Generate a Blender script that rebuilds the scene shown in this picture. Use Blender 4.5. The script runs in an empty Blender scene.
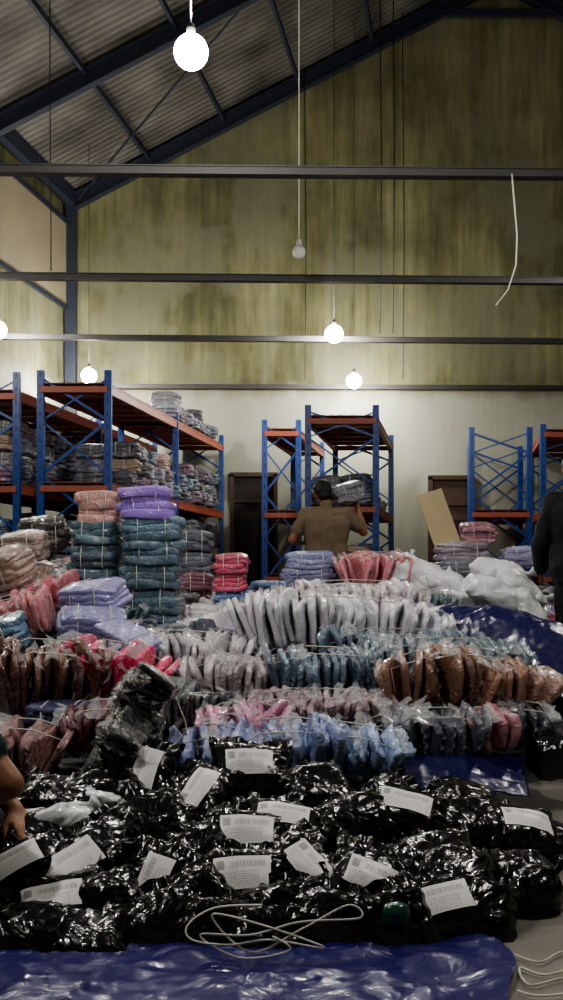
import bpy, math, random
import numpy as np
from mathutils import Vector, Matrix, Euler

random.seed(7)
SK = 0.179            # the building's long axis leans this much in x per metre of y
SCN = bpy.context.scene

# ------------------------------------------------------------------ survey helper
def S(b, e, y):
    """metres from bearing / elevation readings (per mille) at distance y; eye height 1 m"""
    return Vector(((b - 281.5) * y / 1000.0, y, 1.0 + (572 - e) * y / 1000.0))

# ------------------------------------------------------------------ materials
def lin(c):
    return tuple(((v / 255) / 12.92 if v / 255 <= 0.04045 else ((v / 255 + 0.055) / 1.055) ** 2.4) for v in c) + (1,)

def newmat(name):
    m = bpy.data.materials.new(name); m.use_nodes = True
    nt = m.node_tree
    return m, nt, nt.nodes['Principled BSDF']

def N(nt, t, **kw):
    n = nt.nodes.new(t)
    for k, v in kw.items():
        if k in n.inputs: n.inputs[k].default_value = v
        else: setattr(n, k, v)
    return n

def ridge_noise(nt, tc, scale, detail=2.0, dist=0.6):
    n = nt.nodes.new('ShaderNodeTexNoise')
    n.noise_type = 'RIDGED_MULTIFRACTAL'
    n.inputs['Scale'].default_value = scale; n.inputs['Detail'].default_value = detail
    n.inputs['Distortion'].default_value = dist
    nt.links.new(tc.outputs['Object'], n.inputs['Vector'])
    return n.outputs['Fac']

def simple(name, col, rough=0.6, metal=0.0, var=0.25, scale=8, bump=0.1, coat=0.0, spec=0.5):
    m, nt, b = newmat(name)
    tc = N(nt, 'ShaderNodeTexCoord')
    no = N(nt, 'ShaderNodeTexNoise', Scale=scale, Detail=5.0)
    nt.links.new(tc.outputs['Object'], no.inputs['Vector'])
    mx = N(nt, 'ShaderNodeMix', data_type='RGBA')
    c = lin(col)
    mx.inputs[6].default_value = tuple(v * (1 - var) for v in c[:3]) + (1,)
    mx.inputs[7].default_value = tuple(min(1, v * (1 + var)) for v in c[:3]) + (1,)
    nt.links.new(no.outputs['Fac'], mx.inputs[0])
    nt.links.new(mx.outputs[2], b.inputs['Base Color'])
    b.inputs['Roughness'].default_value = rough
    b.inputs['Metallic'].default_value = metal
    b.inputs['Coat Weight'].default_value = coat
    b.inputs['Specular IOR Level'].default_value = spec
    if bump:
        bp = N(nt, 'ShaderNodeBump', Strength=bump, Distance=0.02)
        nt.links.new(no.outputs['Fac'], bp.inputs['Height'])
        nt.links.new(bp.outputs['Normal'], b.inputs['Normal'])
    return m

def garment_material():
    m, nt, b = newmat('garment_in_clear_polybag')
    L = nt.links.new
    oi = N(nt, 'ShaderNodeObjectInfo')
    at = N(nt, 'ShaderNodeAttribute', attribute_name='tone')
    tc = N(nt, 'ShaderNodeTexCoord')
    n1 = N(nt, 'ShaderNodeTexNoise', Scale=18.0, Detail=5.0, Distortion=.7)
    L(tc.outputs['Object'], n1.inputs['Vector'])
    mul = N(nt, 'ShaderNodeMath', operation='MULTIPLY_ADD'); mul.inputs[1].default_value = 0.6; mul.inputs[2].default_value = 0.62
    L(at.outputs['Fac'], mul.inputs[0])
    vm = N(nt, 'ShaderNodeVectorMath', operation='SCALE')
    L(oi.outputs['Color'], vm.inputs[0]); L(mul.outputs[0], vm.inputs['Scale'])
    haze = N(nt, 'ShaderNodeMapRange'); haze.inputs['From Min'].default_value = 0.5; haze.inputs['From Max'].default_value = 0.72
    haze.inputs['To Min'].default_value = 0.0; haze.inputs['To Max'].default_value = 0.2
    L(n1.outputs['Fac'], haze.inputs['Value'])
    mx = N(nt, 'ShaderNodeMix', data_type='RGBA'); mx.inputs[7].default_value = (.55, .55, .58, 1)
    L(haze.outputs['Result'], mx.inputs[0]); L(vm.outputs[0], mx.inputs[6])
    L(mx.outputs[2], b.inputs['Base Color'])
    b.inputs['Roughness'].default_value = 0.5
    b.inputs['Coat Weight'].default_value = 1.0
    b.inputs['Coat IOR'].default_value = 1.65
    b.inputs['Coat Roughness'].default_value = 0.09
    r1 = ridge_noise(nt, tc, 24.0, 3.0, 1.2)
    ad = N(nt, 'ShaderNodeMath', operation='ADD'); L(r1, ad.inputs[0]); L(n1.outputs['Fac'], ad.inputs[1])
    bp = N(nt, 'ShaderNodeBump', Strength=0.95, Distance=0.02)
    L(ad.outputs[0], bp.inputs['Height'])
    L(bp.outputs['Normal'], b.inputs['Coat Normal'])
    bp2 = N(nt, 'ShaderNodeBump', Strength=0.5, Distance=0.02)
    L(r1, bp2.inputs['Height']); L(bp2.outputs['Normal'], b.inputs['Normal'])
    return m

def film_material():
    m, nt, b = newmat('clear_plastic_film')
    b.inputs['Base Color'].default_value = (.7, .72, .75, 1)
    b.inputs['Roughness'].default_value = 0.12
    b.inputs['Alpha'].default_value = 0.33
    return m

def plastic_sheet(name, col, rough=0.25, scale=6, strength=0.4, coat=0.3, spec=.5):
    m, nt, b = newmat(name)
    L = nt.links.new
    tc = N(nt, 'ShaderNodeTexCoord')
    n1 = N(nt, 'ShaderNodeTexNoise', Scale=scale, Detail=4.0, Distortion=0.5)
    L(tc.outputs['Object'], n1.inputs['Vector'])
    r1 = ridge_noise(nt, tc, scale, 2.0, .9)
    ad = N(nt, 'ShaderNodeMath', operation='ADD')
    L(n1.outputs['Fac'], ad.inputs[0]); L(r1, ad.inputs[1])
    bp = N(nt, 'ShaderNodeBump', Strength=strength, Distance=0.03)
    L(ad.outputs[0], bp.inputs['Height']); L(bp.outputs['Normal'], b.inputs['Normal']); L(bp.outputs['Normal'], b.inputs['Coat Normal'])
    mx = N(nt, 'ShaderNodeMix', data_type='RGBA'); c = lin(col)
    mx.inputs[6].default_value = tuple(v * .75 for v in c[:3]) + (1,); mx.inputs[7].default_value = tuple(v * 1.25 for v in c[:3]) + (1,)
    L(n1.outputs['Fac'], mx.inputs[0]); L(mx.outputs[2], b.inputs['Base Color'])
    b.inputs['Roughness'].default_value = rough; b.inputs['Coat Weight'].default_value = coat
    b.inputs['Coat Roughness'].default_value = 0.08; b.inputs['Specular IOR Level'].default_value = spec
    return m

def label_material():
    m, nt, b = newmat('shipping_label_paper')
    L = nt.links.new
    uv = N(nt, 'ShaderNodeUVMap'); uv.uv_map = 'UVMap'
    sp = N(nt, 'ShaderNodeSeparateXYZ'); L(uv.outputs[0], sp.inputs[0])
    def rng(inp, a, c):
        g = N(nt, 'ShaderNodeMath', operation='GREATER_THAN'); g.inputs[1].default_value = a; L(inp, g.inputs[0])
        l = N(nt, 'ShaderNodeMath', operation='LESS_THAN'); l.inputs[1].default_value = c; L(inp, l.inputs[0])
        p = N(nt, 'ShaderNodeMath', operation='MULTIPLY'); L(g.outputs[0], p.inputs[0]); L(l.outputs[0], p.inputs[1])
        return p.outputs[0]
    def mul(a, c):
        p = N(nt, 'ShaderNodeMath', operation='MULTIPLY'); L(a, p.inputs[0]); L(c, p.inputs[1]); return p.outputs[0]
    w = N(nt, 'ShaderNodeTexNoise', Scale=70.0, Detail=0.0); w.noise_dimensions = '1D'
    L(sp.outputs['X'], w.inputs['W'])
    t = N(nt, 'ShaderNodeMath', operation='GREATER_THAN'); t.inputs[1].default_value = 0.5; L(w.outputs['Fac'], t.inputs[0])
    bar = mul(mul(t.outputs[0], rng(sp.outputs['Y'], .62, .82)), rng(sp.outputs['X'], .3, .92))
    s = N(nt, 'ShaderNodeMath', operation='SINE'); k = N(nt, 'ShaderNodeMath', operation='MULTIPLY'); k.inputs[1].default_value = 95
    L(sp.outputs['Y'], k.inputs[0]); L(k.outputs[0], s.inputs[0])
    g = N(nt, 'ShaderNodeMath', operation='GREATER_THAN'); g.inputs[1].default_value = 0.2; L(s.outputs[0], g.inputs[0])
    n = N(nt, 'ShaderNodeTexNoise', Scale=45.0, Detail=1.0); L(uv.outputs[0], n.inputs['Vector'])
    g2 = N(nt, 'ShaderNodeMath', operation='GREATER_THAN'); g2.inputs[1].default_value = 0.5; L(n.outputs['Fac'], g2.inputs[0])
    txt = mul(mul(mul(g.outputs[0], g2.outputs[0]), rng(sp.outputs['Y'], .08, .5)), rng(sp.outputs['X'], .06, .8))
    lg = mul(rng(sp.outputs['Y'], .6, .88), rng(sp.outputs['X'], .06, .2))
    a = N(nt, 'ShaderNodeMath', operation='MAXIMUM'); L(bar, a.inputs[0]); L(txt, a.inputs[1])
    a2 = N(nt, 'ShaderNodeMath', operation='MAXIMUM'); L(a.outputs[0], a2.inputs[0]); L(lg, a2.inputs[1])
    f = N(nt, 'ShaderNodeMath', operation='MULTIPLY'); f.inputs[1].default_value = 0.55; L(a2.outputs[0], f.inputs[0])
    mx = N(nt, 'ShaderNodeMix', data_type='RGBA'); mx.inputs[6].default_value = (.88, .87, .88, 1); mx.inputs[7].default_value = (.08, .08, .09, 1)
    L(f.outputs[0], mx.inputs[0]); L(mx.outputs[2], b.inputs['Base Color'])
    b.inputs['Roughness'].default_value = 0.4
    return m

def wall_material(name, split=4.15):
    m, nt, b = newmat(name)
    L = nt.links.new
    tc = N(nt, 'ShaderNodeTexCoord')
    sp = N(nt, 'ShaderNodeSeparateXYZ'); L(tc.outputs['Object'], sp.inputs[0])
    def noise(scale, sx, sy, sz, det=5.0, off=0):
        mp = N(nt, 'ShaderNodeMapping'); mp.inputs['Scale'].default_value = (sx, sy, sz); mp.inputs['Location'].default_value = (off, off, off)
        L(tc.outputs['Object'], mp.inputs[0])
        n = N(nt, 'ShaderNodeTexNoise', Scale=scale, Detail=det, Roughness=0.6); L(mp.outputs[0], n.inputs['Vector']); return n.outputs['Fac']
    st = noise(1.0, 2.0, 2.0, .24); st2 = noise(1.0, 8, 8, .8); bl = noise(1.0, .5, .5, .5, 8.0); pat = noise(1.0, .8, .8, .6, 9.0, 7)
    r = N(nt, 'ShaderNodeValToRGB'); e = r.color_ramp.elements
    e[0].position = .32; e[0].color = lin((80, 82, 58)); e[1].position = .7; e[1].color = lin((160, 160, 126))
    x = e.new(.5); x.color = lin((122, 122, 88))
    mixn = N(nt, 'ShaderNodeMath', operation='MULTIPLY_ADD'); mixn.inputs[1].default_value = .6
    h = N(nt, 'ShaderNodeMath', operation='MULTIPLY'); h.inputs[1].default_value = .4; L(st2, h.inputs[0])
    L(st, mixn.inputs[0]); L(h.outputs[0], mixn.inputs[2]); L(mixn.outputs[0], r.inputs[0])
    r2 = N(nt, 'ShaderNodeValToRGB'); e = r2.color_ramp.elements
    e[0].position = .38; e[0].color = (.45, .45, .42, 1); e[1].position = .62; e[1].color = (1.05, 1.05, 1.02, 1)
    L(bl, r2.inputs[0])
    mu = N(nt, 'ShaderNodeMix', data_type='RGBA', blend_type='MULTIPLY'); mu.inputs[0].default_value = 1
    L(r.outputs[0], mu.inputs[6]); L(r2.outputs[0], mu.inputs[7])
    mp_ = N(nt, 'ShaderNodeMapRange'); mp_.inputs['From Min'].default_value = .5; mp_.inputs['From Max'].default_value = .58; mp_.inputs['To Max'].default_value = .65; L(pat, mp_.inputs['Value'])
    gp = N(nt, 'ShaderNodeMix', data_type='RGBA'); gp.inputs[7].default_value = lin((112, 114, 94)); L(mp_.outputs[0], gp.inputs[0]); L(mu.outputs[2], gp.inputs[6])
    mr = N(nt, 'ShaderNodeMapRange'); mr.inputs['From Min'].default_value = 6.8; mr.inputs['From Max'].default_value = 11
    mr.inputs['To Min'].default_value = 0; mr.inputs['To Max'].default_value = .35; L(sp.outputs['Z'], mr.inputs['Value'])
    up = N(nt, 'ShaderNodeMix', data_type='RGBA'); up.inputs[7].default_value = lin((90, 82, 60)); L(mr.outputs[0], up.inputs[0]); L(gp.outputs[2], up.inputs[6])
    lo = N(nt, 'ShaderNodeMix', data_type='RGBA'); lo.inputs[6].default_value = lin((126, 129, 112)); lo.inputs[7].default_value = lin((182, 185, 170)); L(bl, lo.inputs[0])
    zz = N(nt, 'ShaderNodeMath', operation='MULTIPLY_ADD'); zz.inputs[1].default_value = .7; L(st, zz.inputs[0]); L(sp.outputs['Z'], zz.inputs[2])
    ms = N(nt, 'ShaderNodeMapRange'); ms.inputs['From Min'].default_value = split + .1; ms.inputs['From Max'].default_value = split + .4; L(zz.outputs[0], ms.inputs['Value'])
    fin = N(nt, 'ShaderNodeMix', data_type='RGBA'); L(ms.outputs[0], fin.inputs[0]); L(lo.outputs[2], fin.inputs[6]); L(up.outputs[2], fin.inputs[7])
    L(fin.outputs[2], b.inputs['Base Color']); b.inputs['Roughness'].default_value = .85
    bp = N(nt, 'ShaderNodeBump', Strength=.25, Distance=.03); L(st2, bp.inputs['Height']); L(bp.outputs[0], b.inputs['Normal'])
    return m

def roof_material():
    m, nt, b = newmat('corrugated_roof_sheet')
    L = nt.links.new
    tc = N(nt, 'ShaderNodeTexCoord')
    w = N(nt, 'ShaderNodeTexWave', Scale=2.4, Distortion=.3); w.bands_direction = 'Y'; L(tc.outputs['Object'], w.inputs['Vector'])
    n = N(nt, 'ShaderNodeTexNoise', Scale=1.2, Detail=6.0); L(tc.outputs['Object'], n.inputs['Vector'])
    r = N(nt, 'ShaderNodeValToRGB'); e = r.color_ramp.elements
    e[0].position = .3; e[0].color = lin((62, 61, 57)); e[1].position = .75; e[1].color = lin((114, 112, 105))
    L(n.outputs['Fac'], r.inputs[0])
    r2 = N(nt, 'ShaderNodeMapRange'); r2.inputs['To Min'].default_value = .78; r2.inputs['To Max'].default_value = 1.05; L(w.outputs['Fac'], r2.inputs['Value'])
    vm = N(nt, 'ShaderNodeVectorMath', operation='SCALE'); L(r.outputs[0], vm.inputs[0]); L(r2.outputs[0], vm.inputs['Scale'])
    L(vm.outputs[0], b.inputs['Base Color']); b.inputs['Roughness'].default_value = .55
    bp = N(nt, 'ShaderNodeBump', Strength=.35, Distance=.04); L(w.outputs['Fac'], bp.inputs['Height']); L(bp.outputs[0], b.inputs['Normal'])
    return m

GARM = garment_material(); FILM = film_material()
RAFFIA = simple('raffia_string', (205, 200, 190), .5, bump=0)
BLACKPOLY = plastic_sheet('black_mailer_plastic', (9, 9, 11), .22, 12, .55, .45)
LABEL = label_material()
NAVY = plastic_sheet('navy_tarpaulin', (22, 25, 80), .33, 5, .5, .2)
PURPLE = plastic_sheet('blue_tarpaulin', (38, 34, 104), .34, 7, .6, .2)
WHITESACK = plastic_sheet('white_plastic_sheet', (225, 227, 231), .3, 9, .6, .3)
STEEL = simple('painted_truss_steel', (40, 46, 60), .5, bump=.05)
STEELGREY = simple('weathered_tie_steel', (70, 69, 68), .5, bump=.05)
BLUE = simple('rack_blue_paint', (24, 62, 134), .35, bump=.02, var=.1)
ORANGE = simple('rack_orange_paint', (148, 76, 56), .45, bump=.03, var=.2)
DECK = simple('rack_deck_board', (108, 64, 50), .7)
CORD = simple('black_cord', (25, 25, 25), .6, bump=0)
WHITECORD = simple('white_cord', (220, 215, 205), .6, bump=0)
CONC = simple('concrete_floor', (128, 124, 116), .7, var=.4, scale=4, bump=.25)
DARKWOOD = simple('dark_door_wood', (40, 32, 26), .6)
BROWNWOOD = simple('brown_door_wood', (78, 60, 46), .6)
PLY = simple('plywood', (188, 170, 136), .6, scale=4)
HEAPM = simple('loose_garment_fabric', (44, 44, 54), .6, var=.5, scale=5, coat=.4)
BEIGE = simple('beige_cladding', (140, 133, 110), .75, var=.15, scale=2)

def emis(name, s, col=(1, .955, .89)):
    m, nt, b = newmat(name)
    b.inputs['Base Color'].default_value = (1, 1, 1, 1)
    b.inputs['Emission Color'].default_value = col + (1,)
    b.inputs['Emission Strength'].default_value = s
    return m

# ------------------------------------------------------------------ mesh builder
class MB:
    def __init__(s): s.v = []; s.f = []; s.m = []; s.t = []; s.n = 0
    def add(s, V, F, mat=0, tone=.5):
        V = np.asarray(V, float); o = s.n
        s.v.append(V); s.f += [tuple(i + o for i in f) for f in F]; s.m += [mat] * len(F)
        s.t.append(np.full(len(V), tone)); s.n += len(V)
        return o
    def box(s, c, d, mat=0, R=None):
        x, y, z = [q / 2 for q in d]
        V = np.array([(i, j, k) for i in (-x, x) for j in (-y, y) for k in (-z, z)])
        if R is not None: V = V @ np.array(R).T
        V = V + np.array(c)
        s.add(V, [(0, 1, 3, 2), (4, 6, 7, 5), (0, 4, 5, 1), (2, 3, 7, 6), (0, 2, 6, 4), (1, 5, 7, 3)], mat)
    def beam(s, p, q, w, h, mat=0):
        p = Vector(p); q = Vector(q); d = q - p; L = d.length; d.normalize()
        up = Vector((0, 0, 1)) if abs(d.z) < .95 else Vector((0, 1, 0))
        sd = d.cross(up).normalized(); u = sd.cross(d)
        R = Matrix((d, sd, u)).transposed()
        s.box((p + q) / 2, (L, w, h), mat, R)
    def tube(s, pts, r, mat=0, seg=6, closed=False, tone=.5):
        P = [Vector(p) for p in pts]; n = len(P); V = []; F = []
        prev = None
        for i in range(n):
            a = P[(i - 1) % n] if (closed or i > 0) else P[i]; b = P[(i + 1) % n] if (closed or i < n - 1) else P[i]
            d = (b - a); d = d.normalized() if d.length > 1e-9 else Vector((0, 0, 1))
            if prev is None: prev = Vector((0, 0, 1)) if abs(d.z) < .9 else Vector((1, 0, 0))
            sd = d.cross(prev)
            if sd.length < 1e-4: sd = d.cross(Vector((0.3, 1, 0)))
            sd.normalize(); u = sd.cross(d); prev = u
            rr = r[i] if hasattr(r, '__len__') else r
            for k in range(seg):
                t = 2 * math.pi * k / seg; V.append(P[i] + (sd * math.cos(t) + u * math.sin(t)) * rr)
        m = n if closed else n - 1
        for i in range(m):
            for k in range(seg):
                a = i * seg + k; b = i * seg + (k + 1) % seg; c = ((i + 1) % n) * seg + (k + 1) % seg; d = ((i + 1) % n) * seg + k
                F.append((a, b, c, d))
        if not closed:
            F.append(tuple(range(seg))[::-1]); F.append(tuple((n - 1) * seg + k for k in range(seg)))
        s.add([tuple(v) for v in V], F, mat, tone)
    def grid(s, V2, mat=0, tone=.5, flip=False):
        V2 = np.asarray(V2); a, b = V2.shape[:2]
        F = []
        for i in range(a - 1):
            for j in range(b - 1):
                q = (i * b + j, (i + 1) * b + j, (i + 1) * b + j + 1, i * b + j + 1)
                F.append(q[::-1] if flip else q)
        return s.add(V2.reshape(-1, 3), F, mat, tone)
    def mesh(s, name, mats, smooth=True):
        me = bpy.data.meshes.new(name)
        V = np.concatenate(s.v)
        me.from_pydata(V.tolist(), [], s.f)
        for m in mats: me.materials.append(m)
        me.polygons.foreach_set('material_index', s.m)
        me.polygons.foreach_set('use_smooth', [smooth] * len(s.f))
        at = me.attributes.new('tone', 'FLOAT', 'POINT'); at.data.foreach_set('value', np.concatenate(s.t))
        me.update()
        return me
    def obj(s, name, mats, smooth=True, loc=(0, 0, 0)):
        o = bpy.data.objects.new(name, s.mesh(name, mats, smooth)); o.location = loc
        SCN.collection.objects.link(o); return o

def link(name, me, M=None, color=None, parent=None):
    o = bpy.data.objects.new(name, me); SCN.collection.objects.link(o)
    if M is not None: o.matrix_world = M
    if color is not None: o.color = color
    if parent is not None: o.parent = parent
    return o

def empty(name, loc=(0, 0, 0)):
    e = bpy.data.objects.new(name, None); SCN.collection.objects.link(e); e.location = loc; e.empty_display_size = .1
    return e

def superq(nu, nv, e):
    th = np.linspace(-math.pi / 2, math.pi / 2, nv); ph = np.linspace(0, 2 * math.pi, nu, endpoint=False)
    sg = lambda a, p: np.sign(a) * np.abs(a) ** p
    V = [(0, 0, -1)]
    for t in th[1:-1]:
        ct = sg(np.cos(t), e); st = sg(np.sin(t), e)
        for p in ph: V.append((ct * sg(np.cos(p), e), ct * sg(np.sin(p), e), st))
    V.append((0, 0, 1)); F = []
    for k in range(nu): F.append((0, 1 + (k + 1) % nu, 1 + k))
    for r in range(nv - 3):
        for k in range(nu):
            a = 1 + r * nu + k; b = 1 + r * nu + (k + 1) % nu
            F.append((a, b, b + nu, a + nu))
    l = len(V) - 1; o = 1 + (nv - 3) * nu
    for k in range(nu): F.append((o + k, o + (k + 1) % nu, l))
    return np.array(V, float), F

def sines(P, seed, scale, n=7):
    r = np.random.default_rng(seed); K = r.normal(size=(n, 3)) * scale; ph = r.uniform(0, 6.28, n)
    return np.sin(P @ K.T + ph).sum(1) / math.sqrt(n)
def ridged(P, seed, scale, n=5):
    r = np.random.default_rng(seed); K = r.normal(size=(n, 3)) * scale; ph = r.uniform(0, 6.28, n)
    return (1 - np.abs(np.sin(P @ K.T + ph))).sum(1) / n - .36

SLAB_V, SLAB_F = superq(32, 19, .42)
# ------------------------------------------------------------------ folded garments
def row_mesh(name, L=.5, W=.28, H=.24, n=14, seed=0, fan=.35, arc=.0, curve=0.0, ties=2, rag=1.0):
    """garments in clear bags standing on edge, side by side along X"""
    r = np.random.default_rng(seed); mb = MB()
    wob = r.uniform(0, 6.28, 4)
    n = max(n, int(L / .024))
    for i in range(n):
        t = (i + .5) / n * 2 - 1
        d = np.array([L / n * .78, W / 2 * r.uniform(.84, 1.1), H / 2 * r.uniform(.78, 1.12)])
        V = SLAB_V * d
        V = V + np.stack([sines(V, seed + i, 26) * .005 * rag, ridged(V, seed + i + 50, 40) * .022 * rag, ridged(V, seed + i + 90, 40) * .024 * rag], 1)
        a = fan * t ** 3 + r.normal() * .08 + .16 * math.sin(7 * t + wob[2])
        z = V[:, 2] + H / 2
        x = V[:, 0] * math.cos(a) + z * math.sin(a); z2 = -V[:, 0] * math.sin(a) + z * math.cos(a)
        y = V[:, 1] + r.normal() * .016 + curve * (t * t)
        b = r.normal() * .12 + .15 * math.sin(5 * t + wob[3])
        c = np.array([t * L / 2, .05 * L * math.sin(3 * t + wob[0]), arc * (1 - t * t) + .09 * H * math.sin(4 * t + wob[1])])
        P = np.stack([x * math.cos(b) - y * math.sin(b), x * math.sin(b) + y * math.cos(b), z2], 1) + c
        tone = r.uniform(.1, 1)
        mb.add(P, SLAB_F, 0, tone)
        if i % 2 == 0:
            w = W * .84; hs = H * .95
            U = np.linspace(-1, 1, 11); G = np.zeros((3, 11, 3)); lean = r.normal() * .02
            ph = r.uniform(0, 6); fr = r.uniform(6, 13)
            for k in range(3):
                G[k, :, 0] = lean * k + np.sin(U * fr + ph) * .007 * (k + .3)
                G[k, :, 1] = U * w / 2 * (1 + .04 * k) + curve * t * t
                G[k, :, 2] = hs + k * .011 + np.sin(U * 9 + i) * .005 * k
            Gx = G[..., 0] * math.cos(a) + G[..., 2] * math.sin(a); Gz = -G[..., 0] * math.sin(a) + G[..., 2] * math.cos(a)
            mb.grid(np.stack([Gx, G[..., 1], Gz], -1) + c, 2, tone)
        elif r.random() < .5:
            U = np.linspace(-1, 1, 11); G = np.zeros((3, 11, 3)); ph = r.uniform(0, 6)
            for k in range(3):
                G[k, :, 0] = np.sin(U * 8 + ph) * .006 * (k + .3)
                G[k, :, 1] = -W / 2 * .97 - k * .008
                G[k, :, 2] = H / 2 + U * H * .4
            Gx = G[..., 0] * math.cos(a) + G[..., 2] * math.sin(a); Gz = -G[..., 0] * math.sin(a) + G[..., 2] * math.cos(a)
            mb.grid(np.stack([Gx, G[..., 1] + curve * t * t, Gz], -1) + c, 2, tone)
    if ties:
        for yy in ((-.22 * W, .25 * W) if ties > 1 else (0.02,)):
            s = fan * .5
            q = [(-L / 2 * 1.03, yy, .02), (-L / 2 * 1.03 - H * s * .6, yy, H * .8), (-L / 4, yy + .01, H * 1.04 + arc * .8), (0, yy, H * 1.05 + arc),
                 (L / 4, yy - .01, H * 1.04 + arc * .8), (L / 2 * 1.03 + H * s * .6, yy, H * .8), (L / 2 * 1.03, yy, .02), (0, yy, -.005)]
            mb.tube(q, .0028, 1, 5, True)
    return mb.mesh(name, [GARM, RAFFIA, FILM])

def stack_mesh(name, W=.42, D=.3, H=.2, n=6, seed=0, ties=2):
    """folded garments lying flat on one another, wrapped and tied with raffia"""
    r = np.random.default_rng(seed); mb = MB(); h = H / n
    for i in range(n):
        e = 1 - .10 * ((i + .5) / n * 2 - 1) ** 2
        d = np.array([W / 2 * r.uniform(.9, 1.05) * e, D / 2 * r.uniform(.9, 1.05) * e, h * .72])
        V = SLAB_V * d
        V = V + np.stack([ridged(V, seed + i, 30) * .028, ridged(V, seed + i + 50, 30) * .030, sines(V, seed + 9, 16) * .008 + ridged(V, seed + i + 70, 34) * .010], 1)
        sag = -.10 * H * ((V[:, 0] / (W / 2)) ** 2 + (V[:, 1] / (D / 2)) ** 2 * .7) * ((i + .5) / n * 2 - 1)
        a = r.normal() * .07
        P = np.stack([V[:, 0] * math.cos(a) - V[:, 1] * math.sin(a), V[:, 0] * math.sin(a) + V[:, 1] * math.cos(a), V[:, 2] + h * (i + .5) + sag], 1)
        P[:, :2] += r.normal(size=2) * .008
        mb.add(P, SLAB_F, 0, r.uniform(.25, .9))
    if ties:
        for xx in ((-.2 * W, .22 * W) if ties > 1 else (0.01,)):
            y = D / 2 * 1.05
            q = [(xx, -y * .9, .01), (xx + .004, -y * 1.03, H * .5), (xx, -y * .85, H * .98), (xx, 0, H * 1.07), (xx, y * .85, H * .98), (xx, y, .01)]
            mb.tube(q, .003, 1, 5, True)
    return mb.mesh(name, [GARM, RAFFIA, FILM])

def TRS(loc, yaw=0, tx=0, ty=0, s=(1, 1, 1)):
    R = Matrix.Rotation(math.radians(tx), 4, 'X') @ Matrix.Rotation(math.radians(ty), 4, 'Y') @ Matrix.Rotation(math.radians(yaw), 4, 'Z')
    return Matrix.Translation(loc) @ R @ Matrix.Diagonal((s[0], s[1], s[2], 1))

ROWS = [row_mesh('garment_row_%d' % i, L=.46 + .06 * (i % 3), n=12 + i % 4, seed=100 + 17 * i, fan=.3 + .1 * (i % 3), ties=1 + i % 2) for i in range(5)]
STKS = [stack_mesh('garment_stack_%d' % i, n=4 + i % 3, H=.17 + .02 * (i % 3), seed=300 + 13 * i, ties=1 + i % 2) for i in range(5)]

# ------------------------------------------------------------------ room shell
YB = 17.0; YF = -4.0; EAVE = 7.4; XL = -3.63; RIDGE = 3.7; XR = 11.0
def shift(y): return SK * (y - YB)
def roofz(x, y):
    u = x - shift(y)
    return EAVE + .527 * (u + 3.5) if u < RIDGE else EAVE + .527 * (RIDGE + 3.5) - .527 * (u - RIDGE)
ZR = EAVE + .527 * (RIDGE + 3.5)

def quad_obj(name, pts, mat, faces=None):
    mb = MB(); mb.add(pts, faces or [tuple(range(len(pts)))]); return mb.obj(name, [mat], False)

quad_obj('floor', [(XL - .3 + shift(YF), YF, 0), (XR + .3 + shift(YF), YF, 0), (XR + .3, YB + .2, 0), (XL - .3, YB + .2, 0)], CONC)
WM = wall_material('stained_plaster_wall')
quad_obj('wall_back', [(XL - .5, YB, 0), (XR, YB, 0), (XR, YB, EAVE), (RIDGE, YB, ZR + .2), (XL, YB, EAVE), (XL - .5, YB, EAVE - .2)], WM)
quad_obj('wall_left', [(XL, YB, 0), (XL + shift(YF), YF, 0), (XL + shift(YF), YF, EAVE + .1), (XL, YB, EAVE + .1)], WM)
quad_obj('wall_right', [(XR, YB, 0), (XR + shift(YF), YF, 0), (XR + shift(YF), YF, EAVE), (XR, YB, EAVE)], WM)
quad_obj('wall_front', [(XL + shift(YF), YF, 0), (XR + shift(YF), YF, 0), (XR + shift(YF), YF, EAVE), (RIDGE + shift(YF), YF, ZR + .2), (XL + shift(YF), YF, EAVE)], WM)
a0 = shift(YF)
quad_obj('ceiling', [(-3.9 + a0, YF, EAVE - .2), (-3.9, YB, EAVE - .2), (RIDGE, YB, ZR + .02), (RIDGE + a0, YF, ZR + .02), (XR + .3, YB, EAVE - .2), (XR + .3 + a0, YF, EAVE - .2)],
         roof_material(), [(0, 1, 2, 3), (3, 2, 4, 5)])
mb = MB()
d = Vector((SK, 1, 0)).normalized()
for (z0, z1, m, off) in ((5.45, 6.85, 0, .03), (5.40, 5.46, 1, .06), (6.83, 6.92, 1, .06)):
    p = Vector((XL + off, YB - .05, (z0 + z1) / 2)); q = p - d * 12
    mb.beam(p, q, .05, z1 - z0, m)
mb.obj('trim_left_cladding', [BEIGE, STEEL], False)

mb = MB()
for y in (16.85, 14.0, 11.1, 8.2, 5.3, 2.4):
    s = shift(y)
    pL = Vector((-3.5 + s, y, EAVE - .18)); pR = Vector((RIDGE + s, y, ZR - .2)); pE = Vector((RIDGE * 2 + 3.5 + s, y, EAVE - .18))
    for dz, w, h in ((0, .035, .24), (.12, .14, .025), (-.12, .14, .025)):
        o = Vector((0, 0, dz)); mb.beam(pL + o, pR + o, w, h); mb.beam(pR + o, pE + o, w, h)
    mb.beam((pL.x - .02, y, 0), (pL.x - .02, y, EAVE - .1), .18, .18)
    mb.beam((pE.x, y, 0), (pE.x, y, EAVE - .1), .18, .18)
    mb.beam((RIDGE - 1.3 + s, y, ZR - .78), (RIDGE + 1.3 + s, y, ZR - .78), .1, .12)
mb.obj('roof_truss', [STEEL], False)
mb = MB()
for k in range(10):
    u = -3.45 + k * 1.25
    if u > 3.7: break
    for uu in (u, 2 * RIDGE - u):
        z = EAVE + .527 * (u + 3.5) - .1
        mb.beam((uu, YB, z), (uu + shift(YF), YF, z), .05, .09)
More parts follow.
